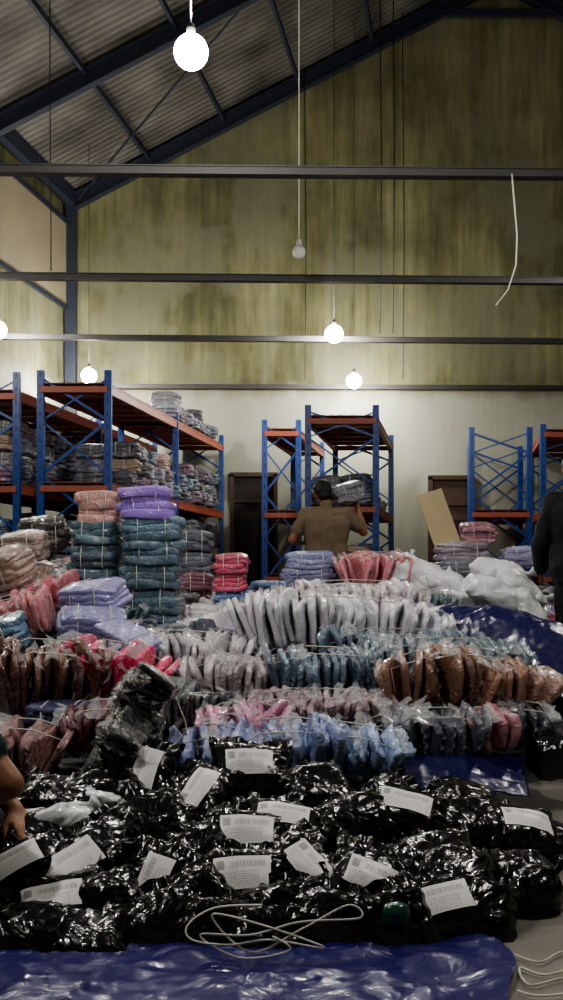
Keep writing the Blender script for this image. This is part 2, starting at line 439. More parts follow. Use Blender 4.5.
mb.beam((-3.5, YB, EAVE - .1), (-3.5 + shift(YF), YF, EAVE - .1), .14, .25)
for a, b in (((-3.4, 16.8), (0.2, 14.0)),):
    p = (a[0] + shift(a[1]), a[1], roofz(a[0] + shift(a[1]), a[1]) - .2); q = (b[0] + shift(b[1]), b[1], roofz(b[0] + shift(b[1]), b[1]) - .2)
    mb.beam(p, q, .025, .025)
mb.obj('roof_purlins', [STEEL], False)

for i, (y, z, dz, h) in enumerate(((7.8, 4.12, .035, .06), (10.5, 4.08, .05, .06), (13.4, 4.12, .06, .06), (16.85, 4.12, .03, .06))):
    mb = MB()
    xl = XL + shift(y) + .05; xr = XR + shift(y) - .05
    sl = dz / (5.63 * y / 10)
    P = lambda x: (x, y, z - sl * x)
    mb.beam(P(xl), P(xr), .06, h)
    for e in (h / 2, -h / 2): mb.beam((xl, y, P(xl)[2] + e), (xr, y, P(xr)[2] + e), .09, .01)
    mb.obj('tie_beam', [STEELGREY], False)

mb = MB()
for b, y in ((393, 13.4), (380, 13.4), (305, 16.7), (403, 16.5)):
    x = (b - 281.5) * y / 1000
    mb.tube([(x, y, 4.2), (x + .02, y, 6.5), (x - .01, y, roofz(x, y) - .1)], .008, 0, 5)
mb.obj('hanging_wires', [CORD])
mb = MB()
mb.tube([S(512, 174, 7.72), S(514, 200, 7.7), S(517, 235, 7.7), S(516, 265, 7.7), S(508, 290, 7.7), S(496, 305, 7.7)], .006, 0, 6)
mb.obj('loose_cable', [WHITECORD])
mb = MB()
mb.tube([S(50, -40, 10.3), S(50, 100, 10.3), S(51, 230, 10.3), S(51, 271, 10.4)], .006, 0, 5)
mb.obj('drop_wire', [CORD])

# ------------------------------------------------------------------ bulbs
BULB = emis('lit_led_bulb', 430)
GL, ntg, bg = newmat('bulb_glass'); bg.inputs['Base Color'].default_value = (.8, .82, .8, 1); bg.inputs['Roughness'].default_value = .1; bg.inputs['Alpha'].default_value = .6
SOCK = simple('bulb_socket', (60, 60, 60), .5, bump=0)
SOCKW = simple('bulb_socket_white', (215, 215, 210), .5, bump=0)
def bulb(p, r, mat, cordmat=CORD, sock=None):
    p = Vector(p); mb = MB()
    V, F = superq(24, 16, 1.0); V = V * r
    mb.add(V, F, 0)
    s = min(r, .07)
    mb.tube([(0, 0, r * .95), (0, 0, r + s * .4), (0, 0, r + s * .9)], [s * .4, s * .4, s * .3], 1, 12)
    mb.tube([(0, 0, r + s * .9), (0, 0, roofz(p.x, p.y) - p.z - .05)], .005, 2, 6)
    mb.obj('pendant_bulb', [mat, sock or SOCK, cordmat], True, p)
bulb(S(191, 52, 5.9), .1, BULB, WHITECORD)
bulb(S(334, 334, 13.0), .115, BULB)
bulb(S(354, 381, 16.1), .12, BULB)
bulb(S(89, 376, 15.7), .12, BULB)
bulb(S(-2, 330, 12.8), .11, BULB)
bulb(S(299, 252, 9.6), .065, GL, WHITECORD, SOCKW)
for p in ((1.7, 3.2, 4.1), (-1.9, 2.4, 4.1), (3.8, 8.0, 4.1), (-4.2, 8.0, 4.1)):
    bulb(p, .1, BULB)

# ------------------------------------------------------------------ doors, board
def door(name, x0, x1, zt, mat, leaf):
    mb = MB(); y = YB - .03; w = x1 - x0
    mb.box(((x0 + x1) / 2, y + .01, zt / 2), (w, .03, zt), 0)
    for x in (x0, x1): mb.box((x, y - .03, zt / 2), (.07, .1, zt), 1)
    mb.box(((x0 + x1) / 2, y - .03, zt), (w + .07, .1, .07), 1)
    mb.box(((x0 + x1) / 2, y - .03, zt - .45), (w, .06, .05), 1)
    for k in (.25, .75):
        mb.box((x0 + w * k, y - .03, zt * .45), (w * .36, .03, zt * .55), 2)
    mb.obj(name, [mat, BROWNWOOD, leaf], False)
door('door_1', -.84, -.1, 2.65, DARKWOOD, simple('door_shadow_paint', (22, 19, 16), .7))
door('door_2', 2.52, 3.2, 2.6, BROWNWOOD, DARKWOOD)
mb = MB()
mb.box((0, 0, 1.0), (.3, .02, 2.0), 0); mb.box((0, -.02, .5), (.3, .02, .05), 0)
o = mb.obj('leaning_plywood_board', [PLY], False, (2.28, 10.9, 0)); o.rotation_euler = (math.radians(-8), math.radians(-18), math.radians(10))

# ------------------------------------------------------------------ racks
def rack(x, y, w, bays, H, levels, decks=True, tag='pallet_rack'):
    mb = MB(); ys = [0]
    for b_ in bays: ys.append(ys[-1] + b_)
    def P(i, side, z): return Vector((SK * ys[i] + side * w, ys[i], z))
    for i in range(len(ys)):
        for sd in (0, 1):
            p = P(i, sd, 0)
            mb.box(p + Vector((0, 0, H / 2)), (.075, .02, H), 0)
            for xx in (-.035, .035): mb.box(p + Vector((xx, .03, H / 2)), (.012, .07, H), 0)
            mb.box(p + Vector((0, 0.02, .01)), (.14, .14, .02), 0)
            for k in range(int(H / .15)): mb.box(p + Vector((0, -.0105, .1 + k * .15)), (.014, .004, .05), 3)
        z = .25; flip = False
        while z < H - .3:
            z2 = min(z + .62, H - .08)
            a, b_ = (0, 1) if flip else (1, 0)
            mb.beam(P(i, a, z) + Vector((0, .03, 0)), P(i, b_, z2) + Vector((0, .03, 0)), .025, .03, 0)
            mb.beam(P(i, b_, z) + Vector((0, .05, 0)), P(i, a, z2) + Vector((0, .05, 0)), .018, .02, 0)
            z = z2; flip = not flip
    for l in levels:
        for sd in (0, 1):
            mb.beam(P(0, sd, l), P(len(ys) - 1, sd, l), .05, .1, 1)
            mb.beam(P(0, sd, l + .04), P(len(ys) - 1, sd, l + .04), .065, .02, 1)
        for i in range(len(ys)): mb.beam(P(i, 0, l), P(i, 1, l), .05, .07, 1)
        n = int(ys[-1] / .45)
        for k in range(1, n):
            yy = ys[-1] * k / n
            mb.beam((SK * yy, yy, l + .01), (SK * yy + w, yy, l + .01), .05, .04, 1)
        if decks:
            z = l + .065; e = ys[-1]
            V = [(0, 0, z), (w, 0, z), (SK * e + w, e, z), (SK * e, e, z)]; V2 = [(a, b_, c + .015) for a, b_, c in V]
            mb.add(V + V2, [(3, 2, 1, 0), (4, 5, 6, 7), (0, 1, 5, 4), (1, 2, 6, 5), (2, 3, 7, 6), (3, 0, 4, 7)], 2)
    return mb.obj(tag, [BLUE, ORANGE, DECK, CORD], False, (x, y, 0))
rack(-2.75, 11.4, .77, [2.7, 2.7], 3.3, [.95, 1.95, 3.08])
rack(-3.95, 11.5, .9, [2.6, 2.6], 3.3, [.95, 1.95, 3.02])
rack(.34, 12.8, .87, [2.8], 3.14, [.9, 1.8, 2.93])
rack(-.24, 14.1, .48, [2.4], 3.15, [.9, 1.8, 2.95])
rack(2.76, 14.5, .84, [2.2], 3.1, [.9, 1.83])
rack(3.72, 14.2, .9, [2.5], 3.1, [.9, 1.83, 2.95])

PAL = {'grey': (118, 120, 132), 'dgrey': (72, 74, 84), 'slate': (86, 104, 122), 'teal': (60, 92, 106), 'pink': (200, 132, 140), 'rose': (176, 86, 104),
       'brown': (108, 76, 64), 'beige': (160, 140, 126), 'white': (215, 214, 218), 'lav': (152, 150, 198), 'mauve': (122, 98, 118), 'navy': (40, 46, 78), 'black': (22, 25, 28), 'blue': (80, 104, 158)}
def jit(c, a=.12):
    k = 1 + random.uniform(-a, a)
    return tuple(max(0, min(255, v * k * (1 + random.uniform(-.03, .03)))) for v in c)
def col(k, a=.1): return lin(jit(PAL[k] if isinstance(k, str) else k, a))

def load(rx, ry, w, length, z, layers, keys, y0=.2, name='shelved_garment_bundles'):
    e = empty(name, (rx, ry, z))
    y = y0
    while y < length - .2:
        for s in range(int(max(1, round(w / .42)))):
            x = rx + SK * y + .22 + s * .4
            if x > rx + SK * y + w: continue
            zz = z
            for k in range(random.choice(layers)):
                me = random.choice(STKS)
                M = TRS((x + random.uniform(-.02, .02), ry + y, zz), random.uniform(-8, 8) + (90 if random.random() < .2 else 0))
                o = link('bundle', me, M, col(random.choice(keys), .2)); o.parent = e; o.matrix_parent_inverse = Matrix.Translation((-rx, -ry, -z))
                zz += .185
        y += .36
K = ['grey', 'dgrey', 'slate', 'grey', 'dgrey', 'mauve', 'beige']
load(-2.75, 11.4, .77, 5.4, 2.04, [2, 3, 3], K, 1.0)
load(-2.75, 11.4, .77, 5.4, 3.17, [1, 1, 2], K, 2.8)
load(-2.75, 11.4, .77, 5.4, 1.04, [2, 3, 4], K)
load(-3.95, 11.5, .9, 5.2, 2.04, [3, 3, 4], K)
load(-3.95, 11.5, .9, 5.2, 1.04, [3, 4], K)
load(.34, 12.8, .87, 2.8, 1.89, [0, 1, 2], ['grey', 'dgrey', 'dgrey'])
load(.34, 12.8, .87, 2.8, .99, [1, 2], K)

# ------------------------------------------------------------------ heap of stock
def ss(a, b, x):
    t = np.clip((x - a) / (b - a), 0, 1); return t * t * (3 - 2 * t)
def heap(x, y):
    x = np.asarray(x, float); y = np.asarray(y, float)
    b = np.interp(y, [3.45, 3.9, 4.5, 5.5, 7, 9, 10.3, 11.0, 11.4], [0, .2, .28, .40, .55, .66, .7, .35, 0])
    left = ss(-.7, -1.9, x) * np.interp(y, [3.5, 5, 7, 9, 11], [0, .12, .38, .35, .1]) * ss(11.3, 10.5, y)
    edge = np.interp(y, [3.5, 4.5, 5.0, 6, 8, 12], [.75, .95, 1.45, 2.3, 3.0, 3.6])
    cut = 1 - ss(-.35, .05, x - edge)
    man = 1 - np.exp(-(((x - 2.05) / .4) ** 2 + ((y - 6.6) / .4) ** 2) * 1.0) * .98
    man2 = 1 - np.exp(-(((x - .40) / .35) ** 2 + ((y - 9.5) / .4) ** 2)) * .8
    n = .04 * np.sin(x * 5 + y * 2) * np.sin(y * 4.3 - x)
    return np.maximum(0, (b + left + n * (b > .1)) * cut * man * man2)
mb = MB()
X, Y = np.meshgrid(np.linspace(-4.4, 3.8, 120), np.linspace(3.4, 11.35, 130), indexing='ij')
Z = heap(X, Y) - .02
mb.grid(np.stack([X, Y, Z], -1), 0)
mb.obj('garment_heap_base', [HEAPM])

FOOT = []
def hero(name, kind, b, el, y, L, H, c, W=.28, yaw=0, tx=0, ty=0, n=None, seed=None, fan=.35, arc=0, curve=0, ties=2, rag=1.0):
    seed = seed if seed is not None else int(b * 7 + el)
    if kind == 'row': me = row_mesh(name, L, W, H, n or max(6, int(L / .03)), seed, fan, arc, curve, ties, rag)
    else: me = stack_mesh(name, L, W, H, n or max(3, int(H / .035)), seed, ties)
    p = S(b, el, y); FOOT.append((p.x - L / 2, p.x + L / 2, y - .42, y + .12))
    return link(name, me, TRS(p, yaw, tx, ty), lin(c))

R = 'row'; T = 'stack'
hero('white_garment_row', R, 338, 656, 5.75, 1.06, .29, (228, 228, 236), W=.34, n=44, fan=.6, arc=.06, ty=4, yaw=4, tx=10)
hero('white_garment_row', R, 350, 624, 6.3, .8, .22, (214, 206, 214), W=.34, n=30, fan=.5, arc=.04, ty=-1, tx=8)
hero('slate_garment_row', R, 335, 700, 5.0, .6, .24, (100, 122, 144), W=.32, n=22, fan=.3, tx=10, ty=3, yaw=3)
hero('slate_garment_row', R, 436, 686, 5.1, .74, .22, (92, 116, 132), W=.34, n=28, fan=.4, tx=10, ty=-1, yaw=-3)
hero('slate_garment_row', R, 405, 672, 5.35, .74, .21, (98, 122, 142), W=.3, n=20, fan=.4, tx=10, ty=1)
hero('brown_garment_row', R, 460, 710, 4.6, .58, .24, (140, 102, 84), W=.32, n=24, fan=.6, tx=10, ty=4, arc=.03)
hero('white_knit_row', R, 185, 674, 5.5, .7, .19, (218, 214, 220), W=.32, n=24, fan=.4, tx=10, ty=2, arc=.03)
hero('white_knit_row', R, 232, 694, 5.1, .36, .18, (212, 202, 204), W=.3, n=12, fan=.3, tx=10, ty=4)
hero('mauve_garment_row', R, 322, 718, 4.5, .58, .11, (146, 122, 132), W=.3, n=18, fan=.4, tx=10)
hero('hot_pink_garment_row', R, 113, 700, 4.5, .33, .24, (224, 52, 112), W=.28, n=11, fan=.5, tx=14, ty=6, yaw=-12)
hero('brown_garment_row', R, 42, 714, 4.4, .36, .31, (108, 66, 54), W=.3, n=10, fan=.5, tx=18, ty=12, yaw=20, rag=1.4)
hero('maroon_garment_row', R, 106, 746, 4.0, .22, .17, (98, 36, 50), W=.22, n=8, fan=.5, tx=15, ty=-10)
hero('dusty_pink_garment_row', R, 28, 768, 3.85, .2, .17, (164, 124, 122), W=.24, n=8, fan=.8, tx=12)
hero('navy_garment_bundle', T, 62, 722, 4.15, .3, .08, (44, 48, 104), W=.25)
hero('black_garment_row', R, 134, 774, 3.6, .3, .16, (20, 26, 30), W=.26, n=16, fan=.3, tx=5, ty=-62, rag=1.1)
hero('black_garment_row', R, 157, 738, 3.8, .42, .19, (22, 30, 34), W=.26, n=20, fan=.3, tx=5, ty=-66, rag=1.1)
hero('lilac_garment_row', R, 243, 744, 4.05, .3, .15, (206, 132, 172), W=.24, n=10, fan=.4, tx=15, ty=-4)
hero('pale_blue_garment_row', R, 222, 770, 3.85, .28, .15, (152, 162, 208), W=.24, n=9, fan=.6, tx=20, ty=8, rag=1.7)
hero('pale_blue_garment_row', R, 285, 764, 3.85, .3, .16, (144, 156, 200), W=.24, n=10, fan=.6, tx=20, ty=-8, rag=1.7)
hero('pale_blue_garment_row', R, 345, 768, 3.9, .3, .16, (138, 158, 194), W=.24, n=10, fan=.6, tx=20, ty=5, rag=1.7)
hero('grey_garment_row', R, 428, 746, 4.2, .42, .14, (88, 94, 110), W=.26, n=14, fan=.4, tx=12, ty=-3)
hero('pink_garment_row', R, 486, 745, 4.25, .14, .14, (184, 126, 138), W=.24, n=5, fan=.4, tx=12)
hero('dark_grey_garment_row', R, 522, 742, 4.4, .24, .16, (66, 70, 84), W=.26, n=8, fan=.5, tx=12, ty=5)
hero('lavender_garment_bundle', T, 97, 612, 6.0, .4, .18, (160, 158, 210), tx=15, ty=-8, yaw=-20)
hero('lavender_garment_bundle', T, 92, 640, 5.6, .42, .17, (136, 138, 186), tx=16, ty=6, yaw=10)
hero('lavender_garment_bundle', T, 126, 654, 5.4, .34, .14, (150, 148, 198), tx=16, ty=14, yaw=-30)
hero('pink_garment_bundle', R, 22, 640, 6.0, .4, .26, (214, 142, 148), ty=-16, tx=12)
hero('pink_garment_bundle', R, 50, 608, 6.3, .3, .18, (206, 116, 126), ty=-20, tx=12)
hero('beige_garment_bundle', T, 10, 592, 6.4, .4, .28, (172, 152, 140), tx=14, ty=-14, yaw=-20)
hero('grey_garment_bundle', T, 45, 552, 7.6, .4, .26, (70, 64, 62), tx=10, yaw=10)
hero('beige_garment_bundle', T, 22, 562, 7.0, .4, .2, (144, 128, 118), tx=10, ty=-6)
hero('blue_garment_bundle', T, 8, 655, 5.4, .3, .2, (92, 128, 156), tx=12, ty=-20)
zc = 638
for k in range(5):
    hero('teal_garment_stack', T, 151 + random.uniform(-2, 2), zc, 7.2, .46, .18, jit((74, 106, 124), .1), W=.36, n=3, yaw=random.uniform(-6, 6), seed=900 + k); zc -= 24
hero('purple_garment_stack', T, 148, zc + 2, 7.2, .42, .12, (142, 112, 200), W=.32, n=2)
hero('purple_garment_stack', T, 146, zc - 13, 7.2, .39, .12, (150, 118, 206), W=.3, n=2)
zc = 640
for k in range(5):
    hero('slate_garment_stack', T, 96 + random.uniform(-2, 2), zc, 7.4, .38, .18, jit((80, 104, 122), .1), W=.34, n=3, yaw=random.uniform(-8, 8), seed=950 + k); zc -= 23.5
hero('dusty_pink_garment_stack', T, 99, zc + 3, 7.4, .32, .13, (200, 152, 146), W=.28, n=2)
hero('dusty_pink_garment_stack', T, 99, zc - 12, 7.4, .32, .13, (194, 150, 144), W=.28, n=2)
zc = 628
for k in range(2):
    hero('blue_garment_stack', T, 234, zc, 7.8, .3, .15, (74, 104, 156), n=4); zc -= 18
for k in range(2):
    hero('rose_garment_stack', T, 231, zc, 7.8, .27, .15, (196, 78, 110), n=4, seed=40 + k); zc -= 18
zc = 612
for k in range(4):
    hero('grey_garment_stack', T, 195, zc, 8.8, .32, .18, jit((94, 98, 112), .15), n=4, seed=60 + k); zc -= 20
hero('white_garment_stack', T, 203, 632, 7.4, .26, .2, (212, 210, 216), tx=5, ty=8)
hero('mauve_garment_stack', T, 198, 600, 8.2, .26, .22, (124, 82, 94))
zc = 600
for k in range(3):
    hero('lavender_garment_stack', T, 308 + 3 * k - 3, zc, 8.6, .54 - .05 * k, .15, jit((136, 144, 184), .06), n=3, seed=70 + k); zc -= 15
hero('blue_garment_stack', T, 268, 600, 8.2, .34, .15, (84, 106, 152), n=4)
hero('slate_garment_stack', T, 345, 606, 7.6, .36, .16, (106, 120, 142), n=4)
hero('pink_garment_row', R, 374, 588, 8.3, .46, .28, (214, 142, 152), W=.4, n=16, fan=.4, tx=6, rag=1.4)
hero('pink_garment_row', R, 283, 615, 6.9, .34, .17, (218, 142, 156), n=12, fan=.5, tx=8, ty=-4)
hero('slate_garment_row', R, 425, 613, 6.9, .4, .15, (112, 132, 142), n=14, fan=.4, tx=8)
hero('pink_garment_row', R, 404, 632, 6.15, .28, .15, (206, 144, 158), n=10, fan=.4, tx=8, ty=6)
hero('mauve_garment_stack', T, 478, 545, 9.3, .34, .2, (156, 106, 120), n=5)
hero('grey_garment_stack', T, 462, 562, 9.1, .5, .17, (144, 134, 148), n=4)
hero('grey_garment_stack', T, 470, 580, 9.0, .75, .17, (118, 120, 134), n=4)
hero('lavender_garment_stack', T, 521, 566, 9.0, .36, .17, (152, 148, 186), n=4)

# white crinkled sacks
def sack(b, el, y, d, seed, ty=0, mat=None, name='white_plastic_sack', tx=0, yaw=0, e=.7, crumple=1.0, parent=None):
    V, F = superq(64, 40, e); V = V * (np.array(d) / 2)
    sc = 1 / max(d)
    nr = V / (np.linalg.norm(V, axis=1, keepdims=True) + 1e-6)
    V = V + nr * (ridged(V, seed, 5 * sc) * .20 + ridged(V, seed + 1, 13 * sc) * .05 + sines(V, seed + 2, 4 * sc) * .03)[:, None] * max(d) * crumple
    mb = MB(); mb.add(V, F, 0)
    P = [np.array((d[0] * .36, 0, d[2] * .20)), np.array((d[0] * .48, 0, d[2] * .36)), np.array((d[0] * .56, 0, d[2] * .50))]
    mb.tube(P, [.04 * max(d) * 2, .02 * max(d) * 2, .05 * max(d) * 2], 0, 10)
    o = mb.obj(name, [mat or WHITESACK]); o.matrix_world = TRS(S(b, el, y), yaw, tx, ty)
    return o
for i, (b, el, y, d, ty) in enumerate([(420, 577, 8.2, (.42, .3, .24), 15), (450, 586, 7.6, (.36, .26, .18), 25), (480, 590, 7.2, (.30, .26, .24), -35), (500, 574, 7.1, (.40, .26, .20), 20),
                                       (520, 588, 6.8, (.40, .24, .18), 40), (500, 596, 6.6, (.44, .26, .2), 25), (462, 600, 6.9, (.34, .26, .14), 5), (405, 566, 8.6, (.2, .2, .22), -20), (533, 612, 6.4, (.34, .18, .12), 60)]):
    sack(b, el, y, d, 60 + 5 * i, ty, yaw=(i * 13) % 30 - 15)
sack(550, 757, 4.25, (.2, .24, .18), 7, 0, BLACKPOLY, 'black_bin_bag', crumple=.6)

def drape(name, corners, nx, ny, mat, seed, amp=.03, hump=0):
    A, B, C, D = [np.array(c) for c in corners]
    u = np.linspace(0, 1, nx)[:, None, None]; v = np.linspace(0, 1, ny)[None, :, None]
    G = (A * (1 - u) + B * u) * (1 - v) + (D * (1 - u) + C * u) * v
    sh = G.shape; P = G.reshape(-1, 3)
    n = ridged(P, seed, 4) * amp * 2.6 + ridged(P, seed + 1, 10) * amp * 1.2 + sines(P, seed + 2, 3) * amp + ridged(P, seed + 3, 22) * amp * .4
    P = P.copy(); P[:, 2] += n
    P[:, 1] += sines(P, seed + 5, 7) * amp * .6; P[:, 0] += sines(P, seed + 6, 7) * amp * .6
    G = P.reshape(sh)
    G[..., 2] += hump * (np.sin(np.clip(u[..., 0] * .85 + .15, 0, 1) * math.pi) * np.sin(v[..., 0] * math.pi))
    mb = MB(); mb.grid(G, 0); o = mb.obj(name, [mat])
    m = o.modifiers.new('thick', 'SOLIDIFY'); m.thickness = .004
    return o
drape('navy_tarpaulin', [S(430, 655, 5.55), S(640, 735, 4.85), S(640, 650, 5.75), S(430, 606, 6.05)], 100, 80, NAVY, 11, .028, .20)
drape('navy_tarpaulin', [S(380, 786, 3.7), S(532, 790, 3.85), S(524, 752, 4.35), S(420, 748, 4.3)], 60, 50, NAVY, 13, .02, .05)
drape('navy_tarpaulin', [S(20, 735, 4.1), S(100, 735, 4.1), S(110, 700, 4.6), S(20, 700, 4.6)], 40, 30, NAVY, 14, .02, .06)
FOOT += [(.75, 2.5, 4.6, 6.4), (.4, 1.1, 3.6, 4.4)]

# loose bundles over the heap
e = empty('wrapped_garment_pile')
keys = ['grey', 'slate', 'teal', 'pink', 'rose', 'brown', 'beige', 'white', 'lav', 'mauve', 'white', 'dgrey', 'slate', 'dgrey']
yy = 3.95
while yy < 10.6:
    xx = -min(3.6, .34 * yy + .3)
    while xx < .34 * yy + .3:
        x = xx + random.uniform(-.12, .12); y = yy + random.uniform(-.12, .12); h = float(heap(x, y))
        inside = any(a < x < b and c < y < d for a, b, c, d in FOOT)
        if h > .12 and not (inside and yy < 7.0):
            me = random.choice(ROWS + STKS)
            z = h - .06 + random.uniform(-.03, .05)
            if yy < 4.6: z -= .07
            if inside: z -= .08
            sc = random.uniform(.75, 1.0)
            o = link('bundle', me, TRS((x, y, z - .03), random.uniform(-50, 50), random.uniform(-10, 22), random.uniform(-18, 18), (sc, sc, sc * .9)), col(random.choice(keys), .2)); o.parent = e
        xx += .36
    yy += .33

# front blue tarp
mb = MB()
X, Y = np.meshgrid(np.linspace(0, 1, 260), np.linspace(.6, 3.9, 220), indexing='ij')
XX = -3.0 + X * (3.57 + .03 * np.sin(Y * 5) + .02 * np.sin(Y * 13))
P = np.stack([XX, Y, np.zeros_like(X)], -1).reshape(-1, 3)
P2 = P * np.array([1, 1.8, 1])
z = np.abs(ridged(P2, 21, 2.6) * .035 + ridged(P2, 22, 7) * .022 + ridged(P2, 24, 17) * .012 + sines(P2, 23, 2) * .006) + .006
P[:, 2] = z
mb.grid(P.reshape(260, 220, 3), 0)
mb.obj('blue_tarpaulin', [PURPLE])

# ------------------------------------------------------------------ black mailer parcels
def mailer(name, W, D, Tt, seed, label=True, lw=.15, ld=.1, lo=(0, 0), lr=0.0):
    def surf(u, v, sg):
        t = np.clip((1 - np.abs(u) ** 2.8) * (1 - np.abs(v) ** 2.6), 0, 1) ** .55
        x = W / 2 * u * (1 - .09 * (1 - v * v) * np.abs(u)); y = D / 2 * v * (1 - .11 * (1 - u * u) * np.abs(v))
        P = np.stack([x, y, np.zeros_like(x)], -1).reshape(-1, 3)
        n = (ridged(P, seed, 10) * .018 + ridged(P, seed + 1, 24) * .008 + sines(P, seed + 2, 9) * .004).reshape(x.shape)
        z = sg * (Tt / 2 * t + n * (.3 + .7 * t)) + .012 * np.sin(u * 4 + seed) * (1 - t)
        z = z + .006 * np.sin(v * 17 + seed) * np.abs(u) ** 5 + .006 * np.sin(u * 19 + seed * 2) * np.abs(v) ** 5
        q = (sines(P, seed + 4, 14).reshape(x.shape)) * .005
        return np.stack([x + q, y - q, z], -1)
    mb = MB(); u, v = np.meshgrid(np.linspace(-1, 1, 52), np.linspace(-1, 1, 42), indexing='ij')
    A = surf(u, v, 1); B = surf(u, v, -1)
    mid = (A + B) / 2
    for arr in (A, B):
        arr[0], arr[-1] = mid[0], mid[-1]; arr[:, 0], arr[:, -1] = mid[:, 0], mid[:, -1]
    mb.grid(A, 0); mb.grid(B, 0, flip=True)
    G = np.zeros((52, 4, 3))
    for k in range(4):
        G[:, k] = A[:, -1]; G[:, k, 1] += k * .011; G[:, k, 2] += np.sin(np.linspace(0, 14, 52) + seed) * .0035 * k - .003 * k
    mb.grid(G, 0)
    uvs = None
    if label:
        a = np.linspace(-1, 1, 26); b = np.linspace(-1, 1, 20)
        a, b = np.meshgrid(a, b, indexing='ij')
        lx = a * lw / 2; ly = b * ld / 2
        x = lx * math.cos(lr) - ly * math.sin(lr) + lo[0]; y = lx * math.sin(lr) + ly * math.cos(lr) + lo[1]
        G = surf(np.clip(x / (W / 2), -.97, .97), np.clip(y / (D / 2), -.97, .97), 1)
        G[..., 2] += .003
        st = len(mb.f); o0 = mb.grid(G, 1)
        uvs = (st, o0, (a * .5 + .5).reshape(-1), (b * .5 + .5).reshape(-1))
    me = mb.mesh(name, [BLACKPOLY, LABEL])
    uvl = me.uv_layers.new(name='UVMap')
    if uvs:
        st, o0, ua, va = uvs
        for p in me.polygons[st:]:
            for li in p.loop_indices:
                vi = me.loops[li].vertex_index - o0; uvl.data[li].uv = (ua[vi], va[vi])
    return me
ML = [mailer('mailer_%d' % i, .27 + .02 * (i % 3), .21 + .015 * (i % 2), .10 + .012 * (i % 3), 500 + 31 * i, True, .175, .09 + .012 * (i % 2), (random.uniform(-.02, .02), random.uniform(-.01, .02)), random.uniform(-.12, .12)) for i in range(6)]
MN = [mailer('mailer_plain_%d' % i, .27 + .02 * (i % 3), .21 + .015 * (i % 2), .105 + .012 * (i % 3), 800 + 31 * i, False) for i in range(5)]
e = empty('black_mailer_parcel_pile', (0, 3, 0))
PIN = Matrix.Translation((0, -3, 0))
def parcel(b, el, y, yaw, tilt, roll, lab=True, sc=1.0, k=None):
    me = (ML if lab else MN)[(k if k is not None else random.randrange(99)) % (6 if lab else 5)]
    o = link('mailer', me, TRS(S(b, el, y), yaw, tilt, roll, (sc, sc, sc))); o.parent = e; o.matrix_parent_inverse = PIN
def ydep(el): return float(np.interp(el, [740, 780, 830, 880, 940], [3.8, 3.5, 3.2, 2.95, 2.75]))
rr = random.Random(5)
for el in (775, 805, 835, 865, 895, 925):
    b = 5
    while b < 465 + (el < 900) * 15:
        y = ydep(el) + .06
        o_ = S(b, el, y)
        me = MN[rr.randrange(5)]
        z = max(.06, o_.z - .10)
        o = link('mailer', me, TRS((o_.x, o_.y + .06, z), rr.uniform(-90, 90), rr.uniform(5, 35), rr.uniform(-15, 15))); o.parent = e; o.matrix_parent_inverse = PIN
        b += rr.uniform(65, 85)
PL = [
 (147, 772, 78, 50, 5, 1), (250, 772, 0, 48, 3, 1), (200, 800, 68, 38, -8, 1), (318, 790, 20, 30, 10, 0), (60, 800, -10, 30, 5, 0), (105, 790, 30, 30, 0, 0),
 (408, 812, -14, 34, 4, 1), (350, 822, 15, 34, -6, 0), (468, 822, 8, 20, 0, 0), (520, 828, -4, 22, 6, 1), (285, 828, -12, 34, 6, 1), (150, 822, 24, 40, 0, 0),
 (30, 840, 15, 34, -6, 0), (248, 842, -3, 42, 0, 1), (100, 842, -20, 32, 5, 0), (205, 850, 40, 35, 5, 0),
 (22, 872, 28, 40, -4, 1), (78, 868, 38, 46, 4, 1), (155, 884, 74, 54, 2, 1), (245, 884, 1, 48, -2, 1), (306, 872, -48, 40, 0, 1), (368, 882, -22, 46, 4, 1),
 (430, 862, 10, 30, -5, 0), (455, 880, -10, 34, 0, 0),
 (60, 905, 15, 40, 0, 1), (112, 912, -70, 50, 0, 0), (200, 905, -50, 50, 0, 0), (30, 934, -5, 30, -2, 0), (85, 940, 6, 20, 0, 0), (160, 925, 20, 52, 4, 0),
 (212, 930, -8, 56, 0, 0), (290, 918, 12, 50, 4, 0), (335, 925, -12, 54, 0, 0), (395, 928, 20, 54, 0, 0), (445, 910, 10, 44, 0, 1), (265, 938, 4, 50, 0, 0), (470, 908, -15, 40, 5, 0)]
for i, (b, el, yaw, ti, ro, lab) in enumerate(PL):
    y = ydep(el) - .06
    if b > 460 and el < 840: y = 3.4
    parcel(b, el, y, yaw, ti, ro, bool(lab), 1.0, i)
sack(517, 888, 3.0, (.25, .22, .2), 31, 0, BLACKPOLY, 'black_bin_bag', tx=20, crumple=.5)
sack(535, 838, 3.5, (.26, .2, .12), 32, 0, BLACKPOLY, 'black_bin_bag', crumple=.5)
sack(396, 914, 2.66, (.07, .06, .06), 33, 0, plastic_sheet('green_wrap', (14, 78, 62), .3), 'green_plastic_wrap', crumple=.5)
sack(96, 798, 3.34, (.19, .12, .07), 34, 10, WHITESACK, 'white_plastic_bag')
sack(52, 818, 3.14, (.26, .14, .07), 35, -8, WHITESACK, 'white_plastic_bag')

